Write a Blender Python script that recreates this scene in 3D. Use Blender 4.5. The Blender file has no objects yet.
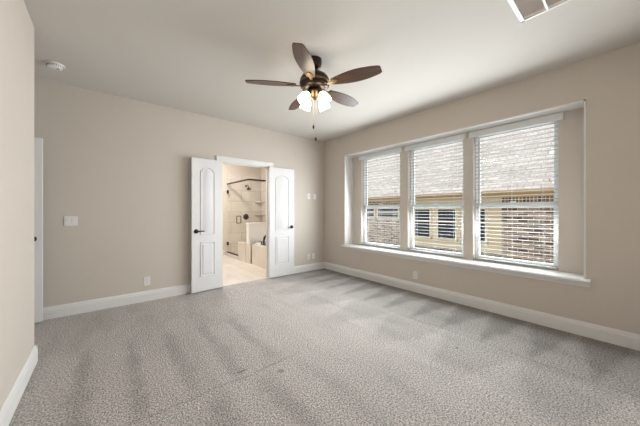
import bpy, bmesh, math, random
from mathutils import Vector, Matrix
R = math.radians
C = bpy.context.scene.collection
SC = bpy.context.scene
random.seed(4)

# ------------------------------------------------------------------ camera
cam_d = bpy.data.cameras.new('camera')
cam = bpy.data.objects.new('camera', cam_d); C.objects.link(cam)
cam.location = (-3.660, -4.2775, 1.240)
cam.rotation_euler = (R(90), 0, -0.6918)
cam_d.sensor_width = 36; cam_d.lens = 258.6 / 640 * 36
cam_d.shift_y = -0.003; cam_d.clip_start = 0.03
SC.camera = cam

# ------------------------------------------------------------------ world, sun, daylight fill, exposure
SC.view_settings.view_transform = 'Standard'
SC.view_settings.look = 'None'
SC.view_settings.gamma = 1
SC.view_settings.use_curve_mapping = False
SC.view_settings.exposure = 0.14
w = bpy.data.worlds.new('sky'); SC.world = w; w.use_nodes = True
bg = w.node_tree.nodes['Background']
bg.inputs[0].default_value = (0.92, 0.96, 1.0, 1); bg.inputs[1].default_value = 1.25
sd = bpy.data.lights.new('sun', 'SUN'); sd.energy = 1.95; sd.angle = R(3); sd.color = (1, .96, .9)
sun = bpy.data.objects.new('sun', sd); C.objects.link(sun)
sun.rotation_euler = Vector((-.12, -.45, .88)).to_track_quat('Z', 'Y').to_euler()

def area(name, loc, direction, sx, sy, power, col, spread=180):
    d = bpy.data.lights.new(name, 'AREA'); d.shape = 'RECTANGLE'; d.size = sx; d.size_y = sy
    d.energy = power; d.color = col; d.spread = R(spread)
    o = bpy.data.objects.new(name, d); C.objects.link(o); o.location = loc
    o.rotation_euler = Vector(direction).to_track_quat('-Z', 'Y').to_euler()
    return o
WIN_Y = (-1.305, -2.325, -3.320)
for i, yc in enumerate(WIN_Y):      # added area lamps at each window, boosting the daylight in the room
    area('window_daylight', (.42, yc, 1.48), (-1, 0, 0), .86, 1.7, 8, (.93, .97, 1.0))
    area('window_daylight', (.212, yc, 1.42), (-1, 0, -.16), .84, 1.6, 33, (.92, .97, 1.01), 166)

# ------------------------------------------------------------------ materials
def mat(name, col, rough=.6, metal=0, spec=.5, emit=None, estr=0, trans=0):
    m = bpy.data.materials.new(name); m.use_nodes = True
    b = m.node_tree.nodes['Principled BSDF']
    b.inputs['Base Color'].default_value = (*col, 1)
    b.inputs['Roughness'].default_value = rough
    b.inputs['Metallic'].default_value = metal
    b.inputs['Specular IOR Level'].default_value = spec
    if emit:
        b.inputs['Emission Color'].default_value = (*emit, 1)
        b.inputs['Emission Strength'].default_value = estr
    return m
def nd(m, t, **kw):
    n = m.node_tree.nodes.new(t)
    for k, v in kw.items(): setattr(n, k, v)
    return n
def lk(m, a, b): m.node_tree.links.new(a, b)
def bsdf(m): return m.node_tree.nodes['Principled BSDF']
def mixc(m, fac, a, b, mode='MIX'):
    n = nd(m, 'ShaderNodeMix', data_type='RGBA', blend_type=mode)
    for s, v in ((n.inputs[0], fac), (n.inputs[6], a), (n.inputs[7], b)):
        if hasattr(v, 'is_output'): lk(m, v, s)
        elif isinstance(v, (int, float)): s.default_value = v
        else: s.default_value = (*v, 1)
    return n.outputs[2]
def coords(m, scale=(1, 1, 1), rot=(0, 0, 0), swap=None):
    tc = nd(m, 'ShaderNodeTexCoord'); out = tc.outputs['Object']
    if swap:
        s = nd(m, 'ShaderNodeSeparateXYZ'); c = nd(m, 'ShaderNodeCombineXYZ'); lk(m, out, s.inputs[0])
        for i, a in enumerate(swap): lk(m, s.outputs[a], c.inputs[i])
        out = c.outputs[0]
    mp = nd(m, 'ShaderNodeMapping'); mp.inputs['Scale'].default_value = scale; mp.inputs['Rotation'].default_value = rot
    lk(m, out, mp.inputs[0]); return mp.outputs[0]
def noise(m, vec, scale, detail=2, rough=.5, dist=0):
    n = nd(m, 'ShaderNodeTexNoise'); n.inputs['Scale'].default_value = scale; n.inputs['Detail'].default_value = detail
    n.inputs['Roughness'].default_value = rough; n.inputs['Distortion'].default_value = dist
    lk(m, vec, n.inputs['Vector']); return n.outputs['Fac']
def ramp(m, fac, stops):
    n = nd(m, 'ShaderNodeValToRGB'); e = n.color_ramp.elements
    while len(e) < len(stops): e.new(.5)
    for el, (p, c) in zip(e, stops):
        el.position = p; el.color = (*c, 1) if not isinstance(c, (int, float)) else (c, c, c, 1)
    lk(m, fac, n.inputs[0]); return n.outputs[0]
def bump(m, h, strength=.2, dist=.01):
    n = nd(m, 'ShaderNodeBump'); n.inputs['Strength'].default_value = strength; n.inputs['Distance'].default_value = dist
    lk(m, h, n.inputs['Height']); lk(m, n.outputs[0], bsdf(m).inputs['Normal'])

def paint(name, col, rough=.75, bs=.06):
    m = mat(name, col, rough, spec=.25); v = coords(m)
    n2 = noise(m, v, 1.3, 2)
    lk(m, mixc(m, n2, [c * .97 for c in col], [min(1, c * 1.03) for c in col]), bsdf(m).inputs['Base Color'])
    bump(m, noise(m, v, 140, 3), bs, .002)
    return m
M = {}
M['wall'] = paint('greige_wall_paint', (.635, .575, .51))
M['ceil'] = paint('ceiling_paint', (.625, .595, .55), bs=.12)
M['bathwall'] = paint('bath_wall_paint', (.74, .67, .58))
M['trim'] = paint('white_trim_paint', (.80, .79, .77), .4, .02)
M['door'] = paint('white_door_paint', (.80, .80, .80), .38, .02)
M['plate'] = mat('white_plastic', (.82, .81, .79), .35)
M['vinyl'] = mat('white_vinyl', (.80, .82, .82), .35)
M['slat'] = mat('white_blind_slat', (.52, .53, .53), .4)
M['cord'] = mat('white_cord', (.8, .8, .78), .8)
M['bronze'] = mat('oil_rubbed_bronze', (.045, .034, .026), .32, .85)
M['black'] = mat('matte_black_metal', (.018, .017, .016), .35, .5)
M['brass'] = mat('antique_brass', (.17, .115, .06), .35, .95)
M['chain'] = mat('brass_chain', (.55, .45, .3), .35, .9)
M['lamp'] = mat('lit_frosted_glass', (.95, .92, .85), .4, emit=(1.0, .86, .68), estr=10)
M['bulb'] = mat('lit_bulb', (1, 1, 1), .4, emit=(1.0, .85, .65), estr=20)
M['bathlamp'] = mat('lit_bath_diffuser', (.95, .93, .9), .4, emit=(1.0, .98, .955), estr=92)
M['grey'] = mat('dark_slot', (.05, .045, .04), .6)
M['filter'] = mat('grille_shadowed_filter', (.86, .77, .70), .9)
M['porcelain'] = mat('white_porcelain', (.88, .87, .85), .12)
M['ledge'] = paint('pony_wall_white', (.90, .88, .85), .45, .02)

def wood():
    m = mat('walnut_blade', (.1, .05, .03), .33); v = coords(m, (2.0, 26, 10))
    n1 = noise(m, v, 2.2, 5, .6, .6)
    lk(m, ramp(m, n1, [(.25, (.030, .014, .009)), (.5, (.075, .036, .020)), (.75, (.15, .075, .040))]), bsdf(m).inputs['Base Color'])
    bump(m, n1, .05, .002); return m
M['wood'] = wood()

def carpet():
    m = mat('carpet', (.5, .47, .44), .95, spec=.1); v = coords(m)
    sp = noise(m, v, 88, 3, .75)
    fine = noise(m, v, 230, 2, .6)
    base = ramp(m, sp, [(.36, (.10, .084, .074)), (.45, (.37, .340, .315)), (.53, (.62, .583, .552)), (.62, (.88, .845, .81))])
    base = mixc(m, .25, base, ramp(m, fine, [(.35, (.25, .225, .21)), (.65, (.74, .71, .685))]))
    def mth(op, a, b=0.0, clamp=False):
        n = nd(m, 'ShaderNodeMath', operation=op, use_clamp=clamp)
        for i, q in enumerate((a, b)):
            if hasattr(q, 'is_output'): lk(m, q, n.inputs[i])
            else: n.inputs[i].default_value = q
        return n.outputs[0]
    def step(q, lo, hi):                                   # smooth 0..1 between lo and hi (either order)
        n = nd(m, 'ShaderNodeMapRange', interpolation_type='SMOOTHSTEP'); lk(m, q, n.inputs['Value'])
        n.inputs['From Min'].default_value = min(lo, hi); n.inputs['From Max'].default_value = max(lo, hi)
        n.inputs['To Min'].default_value = 0 if lo < hi else 1; n.inputs['To Max'].default_value = 1 if lo < hi else 0
        return n.outputs[0]
    sx = nd(m, 'ShaderNodeSeparateXYZ'); lk(m, v, sx.inputs[0])
    wob = mth('MULTIPLY', mth('SUBTRACT', noise(m, v, 2.6, 3, .6), .5), .42)
    X = mth('ADD', sx.outputs[0], mth('MULTIPLY', wob, .35)); Y = mth('ADD', sx.outputs[1], mth('MULTIPLY', wob, .35))
    def tri(q, p, off): return mth('MULTIPLY', mth('ABSOLUTE', mth('SUBTRACT', mth('FRACT', mth('ADD', mth('DIVIDE', q, p), off)), .5)), 2.0)
    brk = noise(m, v, 7, 3, .6)
    # vacuum strokes: pile brushed in wedges from the window wall, and in lanes from the far wall on the left side
    strips = []
    t = mth('DIVIDE', mth('MULTIPLY', X, -1.0), .95)
    lightw = step(mth('ADD', mth('SUBTRACT', t, tri(Y, .37, .1)), mth('MULTIPLY', mth('SUBTRACT', brk, .5), .7)), -.25, .25)
    rm = step(X, -1.0, -.86)
    strips.append((mth('MULTIPLY', rm, mth('SUBTRACT', 1.0, lightw)), .26))
    strips.append((rm, .22))  # brushed pile, plus dimmer light along the window wall painted into the colour
    t2 = mth('DIVIDE', mth('SUBTRACT', mth('MULTIPLY', X, -1.0), .9), 1.0)
    l2 = step(mth('SUBTRACT', t2, tri(Y, .62, .4)), -.1, .25)
    strips.append((mth('MULTIPLY', mth('MULTIPLY', step(X, -1.9, -1.4), step(X, -.86, -1.0)), mth('SUBTRACT', 1.0, l2)), .15))
    dl = step(mth('ADD', tri(X, .31, .25), mth('MULTIPLY', mth('SUBTRACT', brk, .5), 1.1)), .45, .95)
    lm = mth('MULTIPLY', mth('MULTIPLY', step(Y, -2.50, -2.30), step(Y, -1.0, -1.45)), step(X, -2.3, -2.7))
    strips.append((mth('MULTIPLY', dl, lm), .20))
    dl2 = step(mth('ADD', tri(X, .36, .65), mth('MULTIPLY', mth('SUBTRACT', brk, .5), 1.0)), .40, .95)
    lm2 = mth('MULTIPLY', step(Y, -2.40, -2.60), step(X, -2.1, -2.6))
    strips.append((mth('MULTIPLY', dl2, lm2), .17))
    # creases where two vacuum passes meet
    for q, c, other, lo, hi in ((X, -.93, Y, -2.2, -2.6), (Y, -2.42, X, -2.2, -2.6)):
        strips.append((mth('MULTIPLY', step(mth('ABSOLUTE', mth('SUBTRACT', q, c)), .022, .004), step(other, lo, hi)), .16))
    # small dark marks
    for px, py, rx, ry in ((-2.615, -2.54, .024, .018), (-2.845, -2.35, .040, .010), (-1.211, -3.265, .026, .008)):
        d = mth('ADD', mth('POWER', mth('DIVIDE', mth('SUBTRACT', sx.outputs[0], px), rx), 2.0), mth('POWER', mth('DIVIDE', mth('SUBTRACT', sx.outputs[1], py), ry), 2.0))
        strips.append((step(d, 1.8, .4), .45))
    f = None
    for q, k in strips:
        e = mth('SUBTRACT', 1.0, mth('MULTIPLY', q, k)); f = e if f is None else mth('MULTIPLY', f, e)
    vb = coords(m, (2.6, .7, 1), (0, 0, R(12)))
    sb = ramp(m, noise(m, vb, 1.5, 3, .6, .6), [(.34, .90), (.5, 1.0), (.66, 1.05)])
    big = ramp(m, noise(m, v, .75, 3, .5), [(.3, .94), (.7, 1.05)])
    cf = nd(m, 'ShaderNodeCombineColor'); 
    for i in range(3): lk(m, f, cf.inputs[i])
    c = mixc(m, 1, base, cf.outputs[0], 'MULTIPLY'); c = mixc(m, 1, c, sb, 'MULTIPLY'); c = mixc(m, 1, c, big, 'MULTIPLY')
    lk(m, c, bsdf(m).inputs['Base Color'])
    bump(m, sp, .9, .014); return m
M['carpet'] = carpet()

def bricks(name, swap, bw, bh, mortar, c1, c2, cm, offset=.5, rough=.8, bstr=.3, vary=None, vr=(.72, 1.25)):
    m = mat(name, c1, rough); v = coords(m, swap=swap)
    t = nd(m, 'ShaderNodeTexBrick'); t.offset = offset
    t.inputs['Color1'].default_value = (*c1, 1); t.inputs['Color2'].default_value = (*c2, 1); t.inputs['Mortar'].default_value = (*cm, 1)
    t.inputs['Scale'].default_value = 1; t.inputs['Brick Width'].default_value = bw; t.inputs['Row Height'].default_value = bh
    t.inputs['Mortar Size'].default_value = mortar; t.inputs['Mortar Smooth'].default_value = .2; t.inputs['Bias'].default_value = -.1
    lk(m, v, t.inputs['Vector'])
    col = t.outputs['Color']
    if vary:
        n = noise(m, v, vary, 4, .6)
        col = mixc(m, 1, col, ramp(m, n, [(.3, vr[0]), (.7, vr[1])]), 'MULTIPLY')
    lk(m, col, bsdf(m).inputs['Base Color'])
    inv = nd(m, 'ShaderNodeMath', operation='SUBTRACT'); inv.inputs[0].default_value = 1; lk(m, t.outputs['Fac'], inv.inputs[1])
    bump(m, inv.outputs[0], bstr, .006); return m
M['brick'] = bricks('tumbled_brick', (1, 2, 0), .215, .075, .009, (.14, .088, .07), (.64, .46, .345), (.80, .72, .62), vary=9)
M['soldier'] = bricks('soldier_brick', (1, 2, 0), .075, .24, .012, (.13, .08, .06), (.36, .24, .16), (.75, .62, .45), offset=0, vary=6)
M['shingle'] = bricks('roof_shingle', (1, 0, 2), .32, .135, .008, (.47, .41, .38), (.64, .58, .545), (.24, .20, .185), vary=14, bstr=.6)
M['siding'] = bricks('cream_lap_siding', (1, 2, 0), 30, .16, .008, (.84, .69, .48), (.86, .71, .50), (.50, .39, .26), rough=.6)
M['fascia'] = paint('tan_fascia_paint', (.58, .38, .19), .5, .02)
M['housetrim'] = paint('cream_house_trim', (.84, .75, .58), .5, .02)
M['hpane'] = mat('dark_window_glass', (.035, .042, .055), .08)
M['tilewall'] = bricks('shower_wall_tile', (0, 2, 1), .61, .305, .005, (.76, .70, .63), (.82, .78, .72), (.52, .45, .38), rough=.25, bstr=.15, vary=3, vr=(.93, 1.05))
M['tileside'] = bricks('shower_side_tile', (1, 2, 0), .61, .305, .005, (.76, .70, .63), (.82, .78, .72), (.52, .45, .38), rough=.25, bstr=.15, vary=3, vr=(.93, 1.05))
M['tubtile'] = bricks('tub_apron_tile', (1, 2, 0), .61, .60, .005, (.74, .67, .60), (.78, .71, .64), (.60, .52, .44), rough=.3, bstr=.1, vary=3, vr=(.93, 1.05))
M['bathfloor'] = bricks('wood_look_floor_tile', (1, 0, 2), 1.2, .2, .004, (.76, .70, .63), (.84, .79, .73), (.62, .55, .48), rough=.3, bstr=.1, vary=4, vr=(.92, 1.06))
M['grass'] = paint('dry_lawn', (.20, .17, .10), .9)

def glass(name, tint=(.97, .985, .98), refl=.05):
    m = bpy.data.materials.new(name); m.use_nodes = True; nt = m.node_tree; nt.nodes.clear()
    o = nt.nodes.new('ShaderNodeOutputMaterial'); t = nt.nodes.new('ShaderNodeBsdfTransparent'); t.inputs[0].default_value = (*tint, 1)
    g = nt.nodes.new('ShaderNodeBsdfGlossy'); g.inputs['Roughness'].default_value = .02
    mx = nt.nodes.new('ShaderNodeMixShader'); mx.inputs[0].default_value = refl
    nt.links.new(t.outputs[0], mx.inputs[1]); nt.links.new(g.outputs[0], mx.inputs[2]); nt.links.new(mx.outputs[0], o.inputs[0])
    return m
M['pane'] = glass('clear_window_glass', refl=.01)
M['shglass'] = glass('clear_shower_glass', (.985, .985, .975), .04)

# ------------------------------------------------------------------ geometry helpers (world coordinates)
class G:
    def __init__(s): s.bm = bmesh.new()
    def _add(s, pts, faces, mtx=None):
        vs = [s.bm.verts.new((mtx @ Vector(p)) if mtx else p) for p in pts]
        for f in faces:
            try: s.bm.faces.new([vs[i] for i in f])
            except ValueError: pass
        return s
    def box(s, a, b, bev=0, mtx=None):
        x0, x1 = sorted((a[0], b[0])); y0, y1 = sorted((a[1], b[1])); z0, z1 = sorted((a[2], b[2]))
        t = bmesh.new(); bmesh.ops.create_cube(t, size=1)
        for v in t.verts: v.co = Vector(((x0 + x1) / 2 + v.co.x * (x1 - x0), (y0 + y1) / 2 + v.co.y * (y1 - y0), (z0 + z1) / 2 + v.co.z * (z1 - z0)))
        if bev: bmesh.ops.bevel(t, geom=t.edges[:], offset=bev, segments=2, profile=.5, affect='EDGES')
        t.verts.index_update()
        s._add([v.co.copy() for v in t.verts], [[v.index for v in f.verts] for f in t.faces], mtx); t.free(); return s
    def lathe(s, prof, c=(0, 0, 0), n=32, mtx=None, cap=True):
        base = Matrix.Translation(c); mm = base @ mtx if mtx else base
        pts = []; F = []
        for r, z in prof:
            for k in range(n):
                a = 2 * math.pi * k / n; pts.append((r * math.cos(a), r * math.sin(a), z))
        for i in range(len(prof) - 1):
            for k in range(n):
                F.append((i * n + k, i * n + (k + 1) % n, (i + 1) * n + (k + 1) % n, (i + 1) * n + k))
        if cap:
            F.append(tuple(range(n))[::-1]); F.append(tuple(range((len(prof) - 1) * n, len(prof) * n)))
        return s._add(pts, F, mm)
    def tube(s, path, r, n=10):
        path = [Vector(p) for p in path]; rr = r if isinstance(r, (list, tuple)) else [r] * len(path)
        pts = []; F = []; up = None
        for i, p in enumerate(path):
            d = (path[min(i + 1, len(path) - 1)] - path[max(i - 1, 0)]).normalized()
            if up is None or abs(up.dot(d)) > .95: up = Vector((0, 0, 1)) if abs(d.z) < .9 else Vector((1, 0, 0))
            u = (up - d * up.dot(d)).normalized(); up = u; v = d.cross(u)
            for k in range(n):
                a = 2 * math.pi * k / n; pts.append(p + (u * math.cos(a) + v * math.sin(a)) * rr[i])
        for i in range(len(path) - 1):
            for k in range(n): F.append((i * n + k, i * n + (k + 1) % n, (i + 1) * n + (k + 1) % n, (i + 1) * n + k))
        F.append(tuple(range(n))[::-1]); F.append(tuple(range((len(path) - 1) * n, len(path) * n)))
        return s._add(pts, F)
    def prism(s, poly, frm, to, mtx=None):
        """poly: list of (a,b); frm/to: functions or (axis maps) giving 3D"""
        n = len(poly); pts = [frm(a, b) for a, b in poly] + [to(a, b) for a, b in poly]
        F = [tuple(range(n))[::-1], tuple(range(n, 2 * n))] + [(i, (i + 1) % n, n + (i + 1) % n, n + i) for i in range(n)]
        return s._add(pts, F, mtx)
    def build(s, name, m, parent=None, origin=None, smooth=False, loc=None):
        o0 = Vector(origin) if origin is not None else (W0[parent.name] if parent else Vector((0, 0, 0)))
        bmesh.ops.recalc_face_normals(s.bm, faces=s.bm.faces[:])
        for v in s.bm.verts: v.co -= o0
        me = bpy.data.meshes.new(name); s.bm.to_mesh(me); s.bm.free()
        me.materials.append(m)
        if smooth:
            me.shade_smooth(); me.set_sharp_from_angle(angle=R(38))
        o = bpy.data.objects.new(name, me); C.objects.link(o)
        if parent: o.parent = parent; o.location = o0 - W0[parent.name]
        else: o.location = o0
        W0[o.name] = o0
        return o
W0 = {}
def thing(name, label, cat, loc, group=None, kind=None):
    o = bpy.data.objects.new(name, None); C.objects.link(o); o.location = loc; W0[o.name] = Vector(loc)
    o.empty_display_size = .1
    return tag(o, label, cat, group, kind)
def tag(o, label, cat, group=None, kind=None):
    o['label'] = label; o['category'] = cat
    if group: o['group'] = group
    if kind: o['kind'] = kind
    return o
def struct(g, name, m, label, cat, smooth=False):
    o = g.build(name, m, smooth=smooth); return tag(o, label, cat, kind='structure')

H = 2.743
# ------------------------------------------------------------------ room shell
XL, XN, YR, YN = -4.11, -5.10, -4.62, -1.155       # left wall, entry nook's wall, rear wall, end of the left wall
DX0, DX1, DZ = -2.220, -1.325, 2.065                # bathroom doorway
struct(G().box((XN - .1, YR - .1, -.08), (.10, .03, 0)), 'floor', M['carpet'], 'grey beige speckled carpet with vacuum tracks across the bedroom', 'carpet')
struct(G().box((XN - .15, YR - .15, H), (.42, .12, H + .15)), 'ceiling', M['ceil'], 'flat pale ceiling above the bedroom', 'ceiling')
g = G(); g.box((XN - .1, 0, -.05), (DX0, .12, H)); g.box((DX1, 0, -.05), (.05, .12, H)); g.box((DX0, 0, DZ), (DX1, .12, H))
struct(g, 'wall_far', M['wall'], 'beige wall with the double bathroom doorway', 'wall')
struct(G().box((XN, YR, -.05), (XL, YN, H), .004), 'wall_left', M['wall'], 'pale beige wall end at the left edge of the photo', 'wall')
g = G(); g.box((XN - .12, YN - .2, -.05), (XN, -.95, H)); g.box((XN - .12, -.12, -.05), (XN, 0, H)); g.box((XN - .12, -.95, 2.07), (XN, -.12, H))
struct(g, 'wall_entry', M['wall'], 'side wall of the entry nook with its doorway, hidden behind the left wall', 'wall')
struct(G().box((XN - 1.2, -1.6, -.05), (XN - 1.1, .6, H)), 'wall_hall', M['wall'], 'hall wall beyond the entry doorway', 'wall')
struct(G().box((XN, YR - .12, -.05), (.42, YR, H)), 'wall_rear', M['wall'], 'beige wall behind the camera', 'wall')
# right wall with the window niche
NY0, NY1, NZ0, NZ1, NX = -.625, -3.985, .545, 2.345, .22
g = G()
g.box((0, 0.12, -.05), (.38, NY0, H)); g.box((0, NY1, -.05), (.38, YR - .12, H))
g.box((0, NY0, -.05), (.38, NY1, NZ0)); g.box((0, NY0, NZ1), (.38, NY1, H))
OW = .436; OZ0, OZ1 = .575, 2.30
ys = [NY0] + [v for yc in WIN_Y for v in (yc + OW, yc - OW)] + [NY1]
for a, b in zip(ys[0::2], ys[1::2]): g.box((NX, a, NZ0), (.38, b, NZ1))
for yc in WIN_Y:
    g.box((NX, yc + OW, OZ1), (.38, yc - OW, NZ1)); g.box((NX, yc + OW, NZ0), (.38, yc - OW, OZ0))
struct(g, 'wall_right', M['wall'], 'darker beige wall with the deep three window niche', 'wall')
g = G(); L = .014
g.box((-.004, NY0, NZ0), (NX, NY0 - L, NZ1)); g.box((-.004, NY1, NZ0), (NX, NY1 + L, NZ1)); g.box((-.004, NY0, NZ1 - L), (NX, NY1, NZ1))
struct(g, 'trim_1', M['trim'], 'white lining boards around the window niche', 'trim')
# sill: stool with stepped moulding underneath
sp = [(NX, NZ0 - .005), (0, NZ0 - .005), (0, .487), (-.014, .490), (-.018, .512), (-.034, .520), (-.040, .538), (-.058, .541), (-.064, .552), (-.058, .566), (-.05, .570), (NX, .570)]
g = G().prism(sp, lambda a, b: (a, NY0 + .035, b), lambda a, b: (a, NY1 - .035, b))
struct(g, 'trim_2', M['trim'], 'long white window sill with moulded edge', 'window sill')

# baseboards
BP = [(0, 0), (.017, 0), (.017, .100), (.013, .108), (.012, .122), (.007, .130), (.005, .138), (0, .140)]
def base(name, p, q, n, label):
    p = Vector((*p, 0)); q = Vector((*q, 0)); n = Vector((*n, 0))
    g = G().prism(BP, lambda a, b: p + n * a + Vector((0, 0, b)), lambda a, b: q + n * a + Vector((0, 0, b)))
    struct(g, name, M['trim'], label, 'baseboard')
base('baseboard_far', (XN, 0), (DX0 - .072, 0), (0, -1), 'white baseboard under the beige wall left of the bathroom doors')
base('baseboard_corner', (DX1 + .072, 0), (0, 0), (0, -1), 'short white baseboard between the right door leaf and the room corner')
base('baseboard_right', (0, 0), (0, YR), (-1, 0), 'white baseboard along the window wall')
base('baseboard_left', (XL, YN - .0), (XL, YR), (1, 0), 'white baseboard along the near left wall')
base('baseboard_end', (XN, YN), (XL + .017, YN), (0, 1), 'white baseboard on the end of the left wall')
base('baseboard_rear', (XL, YR), (0, YR), (0, 1), 'white baseboard behind the camera')

# bathroom doorway casing and jamb
g = G()
def casing(g, x0, x1, ztop, yf, s):
    W = .070
    prof = [(0, 0), (0, .010), (.012, .014), (.030, .013), (.052, .018), (.066, .020), (W, .017), (W, 0)]   # from the opening outwards
    g.prism(prof, lambda a, b: (x0 - a, yf + s * b, 0), lambda a, b: (x0 - a, yf + s * b, ztop + a))
    g.prism(prof, lambda a, b: (x1 + a, yf + s * b, 0), lambda a, b: (x1 + a, yf + s * b, ztop + a))
    g.prism(prof, lambda a, b: (x0 - a, yf + s * b, ztop + a), lambda a, b: (x1 + a, yf + s * b, ztop + a))
casing(g, DX0, DX1, DZ, 0, -1); casing(g, DX0, DX1, DZ, .12, 1)
J = .016
g.box((DX0, 0, 0), (DX0 + J, .12, DZ)); g.box((DX1 - J, 0, 0), (DX1, .12, DZ)); g.box((DX0, 0, DZ - J), (DX1, .12, DZ))
g.box((DX0 + J, .05, 0), (DX0 + J + .012, .085, DZ - J)); g.box((DX1 - J - .012, .05, 0), (DX1 - J, .085, DZ - J)); g.box((DX0 + J, .05, DZ - J - .012), (DX1 - J, .085, DZ - J))
struct(g, 'trim_3', M['trim'], 'white casing and jamb framing the bathroom doorway', 'door casing')
# entry doorway jamb (in the nook)
g = G(); g.box((XN - .12, -.95, 0), (XN, -.934, 2.07)); g.box((XN - .12, -.136, 0), (XN, -.12, 2.07)); g.box((XN - .12, -.95, 2.054), (XN, -.12, 2.07))
struct(g, 'trim_4', M['trim'], 'white jamb of the entry doorway in the nook', 'door casing')

# ------------------------------------------------------------------ door leaves
def offset_loop(poly, d):
    n = len(poly); out = []
    for i in range(n):
        p0, p1, p2 = Vector(poly[i - 1]), Vector(poly[i]), Vector(poly[(i + 1) % n])
        e1 = (p1 - p0).normalized(); e2 = (p2 - p1).normalized()
        n1 = Vector((-e1.y, e1.x)); n2 = Vector((-e2.y, e2.x)); b = (n1 + n2)
        b = b / max(.3, b.dot(n1)) if b.length > 1e-6 else n1
        out.append(p1 + b * d)
    return out
def panel_mesh(poly, fr, s):
    """raised moulded panel: loops stepping inwards with a height each; fr(u,v,h) -> local"""
    g = G(); prof = [(0, .0), (.003, .010), (.010, .011), (.016, .0005), (.026, .0005), (.042, .009)]
    loops = [offset_loop(poly, d) for d, h in prof]; n = len(poly)
    pts = [fr(p[0], p[1], h) for lp, (d, h) in zip(loops, prof) for p in lp]; F = []
    for i in range(len(prof) - 1):
        for k in range(n): F.append((i * n + k, i * n + (k + 1) % n, (i + 1) * n + (k + 1) % n, (i + 1) * n + k))
    F.append(tuple(range((len(prof) - 1) * n, len(prof) * n)))
    g._add(pts, F); return g
def arch_top(x0, x1, z0, zs, rise):
    c = (x0 + x1) / 2; hw = (x1 - x0) / 2
    pts = [(x0, z0), (x1, z0), (x1, zs), (x1 - .22 * hw, zs), (x1 - .25 * hw, zs + .30 * rise)]
    for k in range(1, 14):
        u = 1 - 2 * k / 14
        pts.append((c + u * hw * .75, zs + rise * (.30 + .70 * math.cos(u * math.pi / 2) ** .8)))
    return pts + [(x0 + .25 * hw, zs + .30 * rise), (x0 + .22 * hw, zs), (x0, zs)]
def local(parent, g, name, m, smooth=False, loc=(0, 0, 0)):
    bmesh.ops.recalc_face_normals(g.bm, faces=g.bm.faces[:])
    me = bpy.data.meshes.new(name); g.bm.to_mesh(me); g.bm.free(); me.materials.append(m)
    if smooth: me.shade_smooth(); me.set_sharp_from_angle(angle=R(38))
    o = bpy.data.objects.new(name, me); C.objects.link(o); o.parent = parent; o.location = loc; return o
def leaf(name, label, hinge, ang, width, sgn, thick=.035, hz=.935, height=2.03):
    """leaf runs from the hinge along +x*sgn of its own frame, its seen face on -y"""
    t = bpy.data.objects.new(name, None); C.objects.link(t); t.location = hinge; t.rotation_euler = (0, 0, ang); W0[t.name] = Vector(hinge)
    tag(t, label, 'door', kind='structure')
    z0 = .016
    local(t, G().box((0, -thick, z0), (sgn * width, 0, z0 + height), .002), 'door_slab', M['door'])
    fr = lambda u, v, h: (sgn * u, -thick - h, v)
    m = .124 if width < .6 else .12
    cols = [(m, width - m)] if width < .6 else [(m, width / 2 - .05), (width / 2 + .05, width - m)]
    for a, b in cols:
        local(t, panel_mesh(arch_top(a, b, .875, 1.862, .056), fr, sgn), 'upper_panel', M['door'], True)
        local(t, panel_mesh([(a, .24), (b, .24), (b, .765), (a, .765)], fr, sgn), 'lower_panel', M['door'])
    # lever set
    hx = sgn * (width - (.062 if width < .6 else .075))
    h = G(); mt = Matrix.Translation((hx, -thick, hz)) @ Matrix.Rotation(R(90), 4, 'X')
    h.lathe([(.033, 0), (.033, .006), (.028, .010), (.014, .012), (.011, .045), (.011, .058)], mtx=mt, n=24)
    h.tube([(hx, -thick - .052, hz), (hx - sgn * .02, -thick - .054, hz + .002), (hx - sgn * .06, -thick - .054, hz + .004), (hx - sgn * .105, -thick - .050, hz)], [.011, .010, .0085, .007], 12)
    local(t, h, 'lever_handle', M['black'], True)
    for zz in (.25, 1.03, 1.82):
        local(t, G().lathe([(.006, -.045), (.006, .045)], (-sgn * .004, -thick * .0 + .004, zz), 10), 'hinge', M['door'], True)
    return t
leaf('door_1', 'white arch panel door leaf left of the bathroom opening, folded back on the wall, with lever pointing right', (-2.212, -.030, 0), R(4.5), .468, -1)
leaf('door_2', 'white arch panel door leaf right of the bathroom opening, nearest the room corner', (-1.362, -.028, 0), R(-1), .535, 1)
leaf('door_3', 'white entry door seen as a thin strip beside the near left wall', (-5.035, -.075, 0), 0, .835, 1)

# ------------------------------------------------------------------ windows
def window(n, yc, label):
    t = thing('window_%d' % n, label, 'window', (.30, yc, OZ0), kind='structure')
    a, b = yc + OW, yc - OW; x0, x1 = .285, .365
    g = G(); fw = .022
    g.box((x0, a, OZ0), (x1, a - fw, OZ1)); g.box((x0, b, OZ0), (x1, b + fw, OZ1))
    g.box((x0, a - fw, OZ0), (x1, b + fw, OZ0 + fw)); g.box((x0, a - fw, OZ1 - fw), (x1, b + fw, OZ1))
    g.build('window_frame', M['vinyl'], t)
    zm = 1.315
    for nm, z0, z1, xa in (('lower_sash', OZ0 + fw, zm + .035, .295), ('upper_sash', zm - .03, OZ1 - fw, .328)):
        g = G(); s = .032; xb = xa + .03; ya, yb = a - fw, b + fw
        g.box((xa, ya, z0), (xb, ya - s, z1)); g.box((xa, yb, z0), (xb, yb + s, z1))
        g.box((xa, ya - s, z0), (xb, yb + s, z0 + s)); g.box((xa, ya - s, z1 - s), (xb, yb + s, z1))
        so = g.build(nm, M['vinyl'], t)
        p = G().box((xa + .012, ya - s, z0 + s), (xa + .016, yb + s, z1 - s)).build('pane', M['pane'], so)
    g = G().box((.280, yc - .03, zm + .035), (.297, yc + .03, zm + .05), .003); g.build('sash_lock', M['vinyl'], t)
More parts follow.
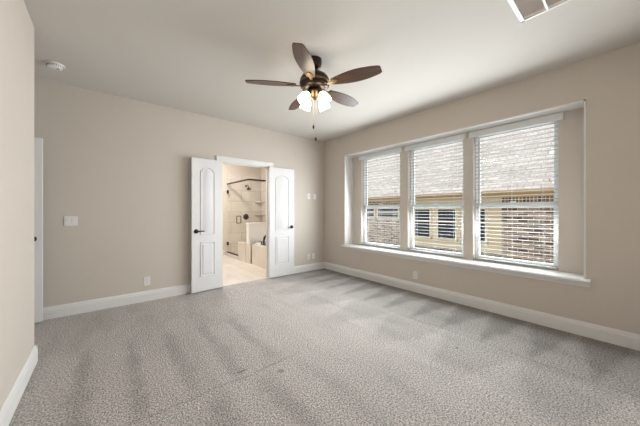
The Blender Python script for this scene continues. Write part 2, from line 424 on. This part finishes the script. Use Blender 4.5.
window(1, WIN_Y[0], 'left window of the niche, nearest the room corner')
window(2, WIN_Y[1], 'middle window of the niche, facing the paired house windows')
window(3, WIN_Y[2], 'right window of the niche, facing the bare brick')

def blind(yc, label, side):
    t = thing('window_blind', label, 'blind', (.25, yc, OZ0), 'horizontal blinds in the niche windows')
    hw = .475
    g = G(); g.box((.190, yc - hw, 2.245), (.203, yc + hw, 2.325), .003)
    g.box((.203, yc - hw, 2.245), (.2195, yc - hw + .01, 2.325)); g.box((.203, yc + hw - .01, 2.245), (.2195, yc + hw, 2.325))
    g.build('valance', M['vinyl'], t)
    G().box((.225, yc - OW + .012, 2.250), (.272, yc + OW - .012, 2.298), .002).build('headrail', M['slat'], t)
    g = G(); p = .050; z = OZ0 + .060; sw = .021; tilt = -.12
    while z < 2.235:
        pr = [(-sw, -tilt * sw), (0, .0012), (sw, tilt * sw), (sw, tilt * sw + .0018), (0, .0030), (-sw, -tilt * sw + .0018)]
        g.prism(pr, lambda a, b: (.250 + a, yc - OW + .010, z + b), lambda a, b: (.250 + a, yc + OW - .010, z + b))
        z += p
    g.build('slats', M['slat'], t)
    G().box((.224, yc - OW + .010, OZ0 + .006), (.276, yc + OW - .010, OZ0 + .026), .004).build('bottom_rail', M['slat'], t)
    for dy in (-.30, 0, .30):
        g = G()
        for xx in (.223, .277): g.tube([(xx, yc + dy, OZ0 + .02), (xx, yc + dy, 2.25)], .0011, 5)
        g.build('ladder_cord', M['cord'], t)
    g = G(); yy = yc + OW - .07
    g.tube([(.212, yy, 2.27), (.208, yy, 2.2), (.210, yy, 1.50)], .004, 8)
    g.lathe([(.004, 0), (.007, -.01), (.007, -.05), (.004, -.06)], (.210, yy, 1.50), 10)
    g.build('tilt_wand', M['slat'], t, smooth=True)
    g = G(); yy = yc - OW + .075
    g.tube([(.212, yy, 2.27), (.210, yy, 1.62)], .0016, 6)
    g.lathe([(.003, 0), (.009, -.02), (.010, -.04), (.006, -.05)], (.210, yy, 1.62), 10)
    g.build('lift_cord', M['cord'], t, smooth=True)
blind(WIN_Y[0], 'open white slat blind in the left window, nearest the room corner', 0)
blind(WIN_Y[1], 'open white slat blind in the middle window of the niche', 0)
blind(WIN_Y[2], 'open white slat blind in the right window, largest in view', 0)

# ------------------------------------------------------------------ ceiling fan
FX, FY = -2.062, -2.265
fan = thing('ceiling_fan', 'five blade dark walnut ceiling fan with four lit glass shades', 'ceiling fan', (FX, FY, H))
def fl(g, name, m, smooth=True, parent=fan, loc=(0, 0, 0)): return local(parent, g, name, m, smooth, loc)
fl(G().lathe([(.030, -.10), (.058, -.085), (.068, -.055), (.070, -.015), (.070, 0)], n=40), 'canopy', M['bronze'])
fl(G().lathe([(.0135, -.20), (.0135, -.09)], n=16), 'downrod', M['bronze'])
ZB = -.262
mh = fl(G().lathe([(.05, -.30), (.105, -.297), (.128, -.285), (.143, -.262), (.148, -.235), (.145, -.200), (.128, -.172), (.09, -.155), (.045, -.145), (.03, -.115), (.02, -.112)], n=48), 'motor_housing', M['bronze'])
fl(G().lathe([(.1475, -.246), (.151, -.243), (.151, -.228), (.1475, -.225)], n=48, cap=False), 'trim_ring', M['brass'], parent=mh)
def blade_shape():
    top = []; n = 26; r0, r1 = .185, .665
    for i in range(n + 1):
        s = i / n; x = r0 + (r1 - r0) * s
        wv = .038 + .040 * math.sin(min(1, s / .55) * math.pi / 2) if s < .55 else .078 - .036 * ((s - .55) / .45) ** 1.8
        if s > .97: wv -= .008 * (1 - math.sqrt(max(0, 1 - ((s - .97) / .03) ** 2)))
        top.append((x, wv))
    return top + [(x, -w) for x, w in reversed(top)]
for k in range(5):
    ang = R(220.5 + 72 * k)
    g = G(); pm = Matrix.Rotation(R(-12), 4, 'X'); sh = blade_shape()
    g.prism(sh, lambda a, b: pm @ Vector((a, b, -.004)), lambda a, b: pm @ Vector((a, b, .004)))
    b = fl(g, 'blade', M['wood'], False, loc=(0, 0, ZB)); b.rotation_euler = (0, 0, ang)
    g = G(); arm = [(.115, .020), (.15, .013), (.19, .016), (.215, .036), (.245, .030), (.262, .012), (.275, .004)]
    poly = arm + [(x, -y) for x, y in reversed(arm)]
    g.prism(poly, lambda a, b_: pm @ Vector((a, b_, -.010)), lambda a, b_: pm @ Vector((a, b_, -.0045)))
    for sx, sy in ((.222, .018), (.222, -.018), (.255, 0)):
        g.lathe([(.006, -.0125), (.006, -.010)], n=10, mtx=pm @ Matrix.Translation((sx, sy, 0)))
    g.box((.09, -.016, -.030), (.135, .016, -.004), .003)
    local(b, g, 'blade_iron', M['brass'])
# light kit
kit = fl(G().lathe([(.012, -.395), (.030, -.388), (.040, -.372), (.062, -.350), (.072, -.335), (.070, -.318), (.052, -.306), (.050, -.296)], n=36), 'light_kit', M['brass'])
for k in range(4):
    a = R(140.4 + 45 + 90 * k); d = Vector((math.cos(a), math.sin(a), 0))
    tilt = R(33)
    arm_end = d * .088 + Vector((0, 0, -.352))
    ax = (d * math.sin(tilt) + Vector((0, 0, -math.cos(tilt))))
    q = Vector((0, 0, 1)).rotation_difference(ax).to_matrix().to_4x4()
    mt = Matrix.Translation(arm_end) @ q
    g = G(); g.tube([d * .045 + Vector((0, 0, -.335)), d * .07 + Vector((0, 0, -.338)), arm_end], .009, 10)
    g.lathe([(.012, -.012), (.024, -.006), (.028, .012), (.026, .022)], mtx=mt, n=20)
    local(kit, g, 'socket_cup', M['brass'], True)
    g = G(); prof = [(.024, .014), (.034, .028), (.044, .048), (.050, .074), (.051, .095), (.057, .116), (.054, .116), (.048, .095), (.047, .074), (.041, .050), (.031, .030), (.022, .018)]
    g.lathe(prof, mtx=mt, n=28, cap=False); sh = local(kit, g, 'glass_shade', M['lamp'], True)
    g = G(); g.lathe([(.010, .02), (.013, .04), (.024, .06), (.027, .075), (.021, .092), (.006, .100)], mtx=mt, n=18)
    local(kit, g, 'bulb', M['bulb'], True)
for dx, zl, nm in ((-.012, -.655, 0), (.012, -.775, 1)):
    g = G(); pr = Vector((.77, -.638, 0)) * dx
    g.tube([pr + Vector((0, 0, -.385)), pr + Vector((0, 0, zl))], .0014, 6)
    z = -.40
    while z > zl: g.lathe([(.0005, .002), (.0022, 0), (.0005, -.002)], pr + Vector((0, 0, z)), 6); z -= .012
    pc = fl(g, 'pull_chain', M['chain'])
    g = G().lathe([(.002, .008), (.007, 0), (.010, -.014), (.008, -.026), (.003, -.032)], pr + Vector((0, 0, zl)), 14)
    local(pc, g, 'pull_knob', M['bronze'], True)

# ------------------------------------------------------------------ ceiling and wall fittings
t = thing('smoke_detector', 'round white smoke detector on the ceiling above the entry nook', 'smoke detector', (-4.06, -.50, H))
local(t, G().lathe([(.066, -.012), (.074, -.010), (.076, 0)], n=40), 'base_plate', M['plate'], True)
local(t, G().lathe([(.020, -.040), (.040, -.038), (.056, -.032), (.062, -.022), (.064, -.012)], n=40), 'cover', M['plate'], True)
g = G()
for k in range(24):
    a = 2 * math.pi * k / 24; g.box((-.002, .060, -.026), (.002, .0645, -.014), mtx=Matrix.Rotation(a, 4, 'Z'))
local(t, g, 'vent_slots', M['grey'])
local(t, G().lathe([(.010, -.042), (.010, -.036)], (.02, 0, 0), 14), 'test_button', M['grey'], True)

# return air grille
vx0, vx1, vy0, vy1 = -1.725, -1.122, -4.32, -3.712
t = thing('return_air_grille', 'white framed return air grille in the ceiling at the top right', 'vent', (vx1, vy1, H))
g = G(); fw = .030; zz = H - .012
g.box((vx0, vy1, zz), (vx1, vy1 - fw, H), .003); g.box((vx0, vy0, zz), (vx1, vy0 + fw, H), .003)
g.box((vx0, vy0, zz), (vx0 + fw, vy1, H), .003); g.box((vx1 - .018, vy0, zz), (vx1, vy1, H), .003)
g.build('frame', M['plate'], t)
y = vy1 - .165
while y > vy0 + .08:
    G().box((vx0 + fw, y - .007, H - .011), (vx1 - .018, y + .007, H - .0015)).build('divider_bar', M['plate'], t); y -= .14
g = G(); x = vx0 + .04
while x < vx1 - .03:
    g.prism([(-.009, -.0095), (-.0075, -.0095), (.009, -.0015), (.0075, -.0015)], lambda a, b: (x + a, vy0 + fw, H + b), lambda a, b: (x + a, vy1 - fw, H + b)); x += .0145
g.build('louvers', M['filter'], t)
G().box((vx0 + .01, vy0 + .01, H - .0012), (vx1 - .01, vy1 - .01, H)).build('filter_backing', M['filter'], t)

def plate_far(name, label, cat, xc, zc, w_, h_, kind, group=None, wall='far'):
    """wall plate; local frame u along wall, v up, d out of wall"""
    if wall == 'far': org = (xc, 0, zc); fr = lambda u, d, v: (u, -d, v)
    else: org = (0, xc, zc); fr = lambda u, d, v: (-d, -u, v)
    t = thing(name, label, cat, org, group)
    def bx(a, b, bev=0):
        return G().box(fr(*a), fr(*b), bev)
    local(t, bx((-w_ / 2, 0, -h_ / 2), (w_ / 2, .006, h_ / 2), .002), 'cover_plate', M['plate'])
    if kind == 'switch':
        n = round(w_ / .046) - 0 if w_ > .1 else 1
        n = 2 if w_ > .1 else 1
        for k in range(n):
            u = (k - (n - 1) / 2) * .048
            r = local(t, bx((u - .0165, .006, -.033), (u + .0165, .0085, .033), .001), 'rocker_switch', M['plate'])
            local(r, bx((u - .014, .0085, .000), (u + .014, .0105, .030), .001), 'rocker_paddle', M['plate'])
    elif kind == 'outlet':
        for s in (-1, 1):
            r = local(t, bx((-.0165, .006, s * .0195 - .0135), (.0165, .0078, s * .0195 + .0135), .002), 'receptacle', M['plate'])
            g = G()
            for u in (-.0065, .0065): g.box(fr(u - .0012, .0076, s * .0195 - .002), fr(u + .0012, .0082, s * .0195 + .007))
            g.box(fr(-.002, .0076, s * .0195 - .010), fr(.002, .0082, s * .0195 - .006))
            local(r, g, 'slots', M['grey'])
    elif kind == 'jack':
        r = local(t, bx((-.009, .006, -.009), (.009, .009, .009), .001), 'jack_port', M['plate'])
        local(r, bx((-.005, .009, -.005), (.005, .0094, .005)), 'port_opening', M['grey'])
plate_far('light_switch', 'double white rocker switch plate beside the entry door strip', 'light switch', -3.98, 1.122, .118, .117, 'switch')
plate_far('wall_outlet', 'white outlet low on the wall left of the bathroom doors', 'outlet', -3.221, .253 + .02, .072, .117, 'outlet', 'wall outlets')
plate_far('light_switch', 'white switch plate right of the bathroom doors, farther from the corner', 'light switch', -.423, 1.545, .075, .117, 'switch', 'plates beside the corner')
plate_far('light_switch', 'white switch plate right of the bathroom doors, closest to the room corner', 'light switch', -.265, 1.545, .075, .117, 'switch', 'plates beside the corner')
plate_far('wall_outlet', 'white outlet right of the bathroom doors, low and farther from the corner', 'outlet', -.423, .292, .072, .117, 'outlet', 'wall outlets')
plate_far('wall_jack', 'white jack plate low on the far wall, closest to the room corner', 'wall jack', -.300, .295, .072, .117, 'jack')
plate_far('wall_outlet', 'white outlet under the window sill on the darker window wall', 'outlet', -2.156, .258, .072, .117, 'outlet', 'wall outlets', 'right')
t = thing('door_stop', 'small door stop on the baseboard beside the entry door', 'door stop', (-4.16, -.017, .055))
g = G().tube([(-4.16, -.016, .055), (-4.16, -.062, .055)], .004, 8); g.build('spring', M['bronze'], t, smooth=True)
G().lathe([(.008, 0), (.008, .012)], n=12, mtx=Matrix.Translation((-4.16, -.060, .055)) @ Matrix.Rotation(R(90), 4, 'X')).build('bumper', M['plate'], t, smooth=True)

# ------------------------------------------------------------------ bathroom beyond the doorway
BX0, BX1, BY = -3.3, .04, 3.02
struct(G().box((BX0 - .1, .03, -.08), (BX1 + .1, BY + .1, .0)), 'floor_bath', M['bathfloor'], 'pale wood look tile floor of the bathroom', 'floor')
struct(G().box((BX0 - .1, .12, H), (.42, BY + .1, H + .1)), 'ceiling_bath', M['bathwall'], 'ceiling of the bathroom', 'ceiling')
struct(G().box((BX0 - .1, BY, -.05), (.40, BY + .1, H)), 'wall_bath_far', M['bathwall'], 'cream far wall of the bathroom', 'wall')
struct(G().box((BX0 - .1, .12, -.05), (BX0, BY, H)), 'wall_bath_left', M['bathwall'], 'cream left wall of the bathroom', 'wall')
struct(G().box((BX1, .12, -.05), (.40, BY, H)), 'wall_bath_right', M['bathwall'], 'cream right wall of the bathroom behind the tub', 'wall')
SX = -1.02                                             # plane of the shower door and of the tub front
struct(G().box((SX, BY - .012, 0), (BX1, BY, 2.33)), 'wall_shower_far', M['tilewall'], 'large format tiles on the far shower wall', 'tiled wall')
struct(G().box((BX1 - .012, 1.60, 0), (BX1, BY - .012, 2.33)), 'wall_shower_right', M['tileside'], 'large format tiles on the right shower wall', 'tiled wall')
g = G(); g.box((SX - .02, 1.54, 0), (BX1 - .012, 1.67, .93)); g.box((SX - .035, 1.525, .93), (BX1 - .012, 1.685, .955), .004)
struct(G().box((SX - .034, 1.43, 0), (SX - .02, 1.67, .47)), 'trim_6', M['tubtile'], 'cream tile facing on the lower end of the half wall', 'tile facing')
struct(g, 'wall_pony', M['ledge'], 'white half wall between the tub and the shower', 'half wall')
g = G(); g.box((SX - .05, 1.67, 0), (SX + .05, 2.10, .43), .004); g.box((SX - .06, 1.67, .43), (SX + .06, 2.11, .455), .003)
struct(g, 'wall_shower_knee', M['tubtile'], 'low cream tiled knee wall under the fixed shower glass', 'knee wall')
struct(G().box((SX - .06, 2.10, 0), (SX + .06, BY - .012, .075), .004), 'trim_5', M['tubtile'], 'low tiled curb under the shower door', 'curb')
base('baseboard_bath', (BX0, BY), (SX - .06, BY), (0, -1), 'white baseboard along the bathroom wall')

en = thing('shower_door', 'clear glass shower door with bronze header bar and black pull handle', 'shower door', (SX, 2.1, .075))
sc_ = thing('shower_screen', 'clear glass shower screen standing on the white half wall', 'shower screen', (-.5, 1.606, .955))
HZ = 2.0
g = G(); g.box((SX - .016, 1.590, HZ - .018), (SX + .016, BY - .012, HZ + .018), .002); g.build('door_header', M['bronze'], en)
g = G(); g.box((SX + .017, 1.590, HZ - .018), (BX1 - .0125, 1.622, HZ + .018), .002); g.build('return_header', M['bronze'], sc_)
dr = G().box((SX - .005, 2.115, .09), (SX + .005, BY - .03, HZ - .02)).build('glass_door', M['shglass'], en)
for zz in (.33, 1.78):
    G().box((SX - .018, BY - .085, zz - .045), (SX + .018, BY - .013, zz + .045), .003).build('hinge', M['black'], dr)
g = G()
for s in (-1, 1):
    g.tube([(SX + s * .005, 2.19, .93), (SX + s * .05, 2.19, .93), (SX + s * .055, 2.19, .94), (SX + s * .055, 2.19, 1.10), (SX + s * .05, 2.19, 1.11), (SX + s * .005, 2.19, 1.11)], .010, 10)
g.build('pull_handle', M['black'], dr, smooth=True)
G().box((SX - .012, 2.115, .076), (SX + .012, BY - .03, .108)).build('bottom_sweep', M['bronze'], dr)
G().box((SX - .005, 1.612, .456), (SX + .005, 2.105, HZ - .018)).build('fixed_side_glass', M['shglass'], en)
G().box((SX + .006, 1.601, .956), (BX1 - .014, 1.611, HZ - .018)).build('screen_glass', M['shglass'], sc_)

yw = BY - .012
t = thing('shower_fixture', 'bronze shower head high on the tiled shower wall', 'shower head', (-.47, yw, 1.98))
G().lathe([(.03, 0), (.03, .006), (.012, .014)], n=20, mtx=Matrix.Translation((-.47, yw, 1.98)) @ Matrix.Rotation(R(90), 4, 'X')).build('flange', M['black'], t, smooth=True)
G().tube([(-.47, yw, 1.98), (-.47, yw - .10, 2.0), (-.47, yw - .16, 1.97), (-.47, yw - .19, 1.92)], .011, 10).build('arm', M['black'], t, smooth=True)
G().lathe([(.055, -.045), (.060, -.035), (.045, -.012), (.018, .012), (.014, .03)], n=24, mtx=Matrix.Translation((-.47, yw - .19, 1.91)) @ Matrix.Rotation(R(-28), 4, 'X')).build('spray_head', M['black'], t, smooth=True)
t = thing('shower_valve', 'round bronze shower valve on the tiled shower wall', 'shower valve', (-.47, yw, 1.07))
G().lathe([(.085, 0), (.085, .006), (.07, .014), (.035, .018), (.03, .05)], n=28, mtx=Matrix.Translation((-.47, yw, 1.07)) @ Matrix.Rotation(R(90), 4, 'X')).build('escutcheon', M['black'], t, smooth=True)
G().tube([(-.47, yw - .045, 1.07), (-.44, yw - .055, 1.06), (-.39, yw - .055, 1.04)], [.014, .011, .008], 10).build('lever', M['black'], t, smooth=True)
for zz, lab in ((1.12, 'lower stone corner shelf in the shower'), (1.50, 'upper stone corner shelf in the shower')):
    pts = [(BX1 - .012, yw)] + [(BX1 - .012 - .22 * math.cos(a), yw - .22 * math.sin(a)) for a in [i * math.pi / 2 / 10 for i in range(11)]]
    o = G().prism(pts, lambda a, b: (a, b, zz), lambda a, b: (a, b, zz + .025)).build('corner_shelf', M['tubtile'], origin=(BX1 - .012, yw, zz)); tag(o, lab, 'shelf', 'shower corner shelves')

# bathtub with tiled apron and deck
tub = thing('bathtub', 'white drop in bathtub behind a cream tiled front', 'bathtub', (SX, .8, 0))
TY0, TY1, TZ = .135, 1.525, .48
G().box((SX, TY0, 0), (SX + .04, TY1 - .10, TZ - .02), .002).build('apron_panel', M['tubtile'], tub)
g = G(); n = 40; cx, cy = (SX + BX1) / 2 + .0, (TY0 + TY1) / 2
def sq(rx, ry, z):
    out = []
    for k in range(n):
        a = 2 * math.pi * (k + .5) / n; c, s = math.cos(a), math.sin(a); e = .45
        out.append((cx + rx * math.copysign(abs(c) ** e, c), cy + ry * math.copysign(abs(s) ** e, s), z))
    return out
rx, ry = (BX1 - SX) / 2 - .014, (TY1 - TY0) / 2 - .003
loops = [sq(rx, ry, TZ - .02), sq(rx, ry, TZ), sq(rx - .13, ry - .12, TZ), sq(rx - .14, ry - .13, TZ - .02), sq(rx - .18, ry - .18, .2), sq(rx - .25, ry - .28, .1)]
pts = [p for lp in loops for p in lp]; F = []
for i in range(len(loops) - 1):
    for k in range(n): F.append((i * n + k, i * n + (k + 1) % n, (i + 1) * n + (k + 1) % n, (i + 1) * n + k))
F.append(tuple(range((len(loops) - 1) * n, len(loops) * n)))
g._add(pts, F); g.build('basin', M['porcelain'], tub, smooth=True)
t = thing('tub_faucet', 'black curved tub filler standing on the tub deck', 'faucet', (-.90, 1.02, TZ))
g = G(); b0 = Vector((-.935, .98, TZ))
g.lathe([(.028, 0), (.028, .012), (.018, .022)], b0, 18)
g.tube([b0 + Vector(v) for v in ((0, 0, .01), (0, 0, .10), (.012, -.008, .17), (.05, -.03, .225), (.11, -.07, .25), (.18, -.12, .235))], [.022, .022, .024, .024, .022, .018], 12)
g.build('spout', M['black'], t, smooth=True)
for s in (-1, 1):
    b1 = b0 + Vector((0, s * .10, 0)); g = G().lathe([(.024, 0), (.024, .01), (.014, .02), (.013, .055), (.018, .06), (.016, .07)], b1, 16)
    g.tube([b1 + Vector((0, 0, .062)), b1 + Vector((-.03, s * .05, .075))], [.008, .006], 8); g.build('tap_handle', M['black'], t, smooth=True)
# bathroom ceiling lamps
for xx, yy, lab in ((-1.9, .95, 'flush bathroom ceiling lamp near the doorway'), (-1.75, 2.2, 'flush bathroom ceiling lamp deeper in the room')):
    t = thing('ceiling_lamp', lab, 'ceiling lamp', (xx, yy, H), 'bathroom ceiling lamps')
    local(t, G().lathe([(.16, -.03), (.17, -.025), (.17, 0)], n=32), 'lamp_base', M['plate'], True)
    local(t, G().lathe([(.02, -.095), (.09, -.085), (.14, -.06), (.158, -.03)], n=32), 'diffuser', M['bathlamp'], True)

# ------------------------------------------------------------------ outside: lawn and the neighbouring house
struct(G().box((.38, -14, -1.1), (16, 16, -1.0)), 'ground', M['grass'], 'strip of dry lawn between the houses', 'lawn')
NXW, EX, EZ = 4.5, 4.08, 1.62
house = thing('neighbour_house', 'brick house with pale shingle roof seen through the windows', 'house', (NXW, -1, -1.0))
# brick body with the cream bay let in between
CY0, CY1 = .70, -2.05
g = G(); g.box((NXW, -12, -1.0), (NXW + .2, CY1, 1.78)); g.box((NXW, CY0, -1.0), (NXW + .2, 14, 1.78)); g.box((NXW, CY1, -1.0), (NXW + .2, CY0, .10))
g.build('brick_wall', M['brick'], house)
G().box((NXW + .03, CY1, .10), (NXW + .2, CY0, 1.78)).build('siding_wall', M['siding'], house)
g = G(); g.box((NXW - .012, -12, 1.40), (NXW + .05, CY1, 1.60)); g.build('soldier_course', M['soldier'], house)
G().box((EX + .02, -12, 1.60), (NXW + .1, 14, 1.625)).build('soffit', M['housetrim'], house)
g = G(); g.box((EX, -12, 1.58), (EX + .022, 14, 1.74)); g.build('fascia', M['fascia'], house)
gp = [(EX - .002, 1.66), (EX - .07, 1.66), (EX - .10, 1.70), (EX - .11, 1.755), (EX - .103, 1.755), (EX - .094, 1.704), (EX - .067, 1.668), (EX - .002, 1.668)]
G().prism(gp, lambda a, b: (a, -12, b), lambda a, b: (a, 14, b)).build('gutter', M['fascia'], house)
rs = .62; RX = 11.5; zr = 1.74 + rs * (RX - EX)
g = G().prism([(EX - .04, 1.745), (RX, zr), (RX + 7.4, 1.745), (RX + 7.4, 1.70), (EX - .04, 1.70)], lambda a, b: (a, -12.3, b), lambda a, b: (a, 14.3, b))
g.build('roof', M['shingle'], house)
def hwin(y0, y1, z0, z1, shutters=True):
    xo = NXW - .015; f = .055
    g = G(); g.box((xo, y0 - f, z0 - f), (NXW + .05, y0, z1 + f)); g.box((xo, y1, z0 - f), (NXW + .05, y1 + f, z1 + f))
    g.box((xo, y0, z1), (NXW + .05, y1, z1 + f)); g.box((xo - .02, y0 - f, z0 - f), (NXW + .05, y1 + f, z0))
    zm = z0 + (z1 - z0) * .58; g.box((xo + .01, y0, zm - .025), (NXW + .04, y1, zm + .025))
    wo = g.build('window', M['housetrim'], house)
    G().box((NXW - .002, y0, z0), (NXW + .028, y1, z1)).build('pane', M['hpane'], wo)
hwin(-.05, .47, .39, 1.29)
hwin(-.86, -.33, .39, 1.29)
hwin(-1.66, -1.14, .39, 1.29)
hwin(1.14, 2.03, 1.00, 1.33); hwin(2.23, 3.05, 1.00, 1.33)
g = G(); g.box((NXW - .03, CY1, 1.36), (NXW + .06, CY0, 1.60)); g.box((NXW - .03, CY1, .10), (NXW + .06, CY0, .20)); g.build('frieze_board', M['housetrim'], house)
# plumbing vent on the roof
px_, py_ = 5.95, -2.98; pz = 1.745 + rs * (px_ - EX)
pv = G().lathe([(.045, -.1), (.045, .34)], (px_, py_, pz), 16).build('vent_pipe', M['grey'], house, smooth=True)
fm = Matrix.Translation((px_, py_, pz + .005)) @ Matrix.Rotation(-math.atan(rs), 4, 'Y')
G().box((-.2, -.17, -.01), (.2, .17, .012), mtx=fm).build('pipe_flashing', M['vinyl'], pv)
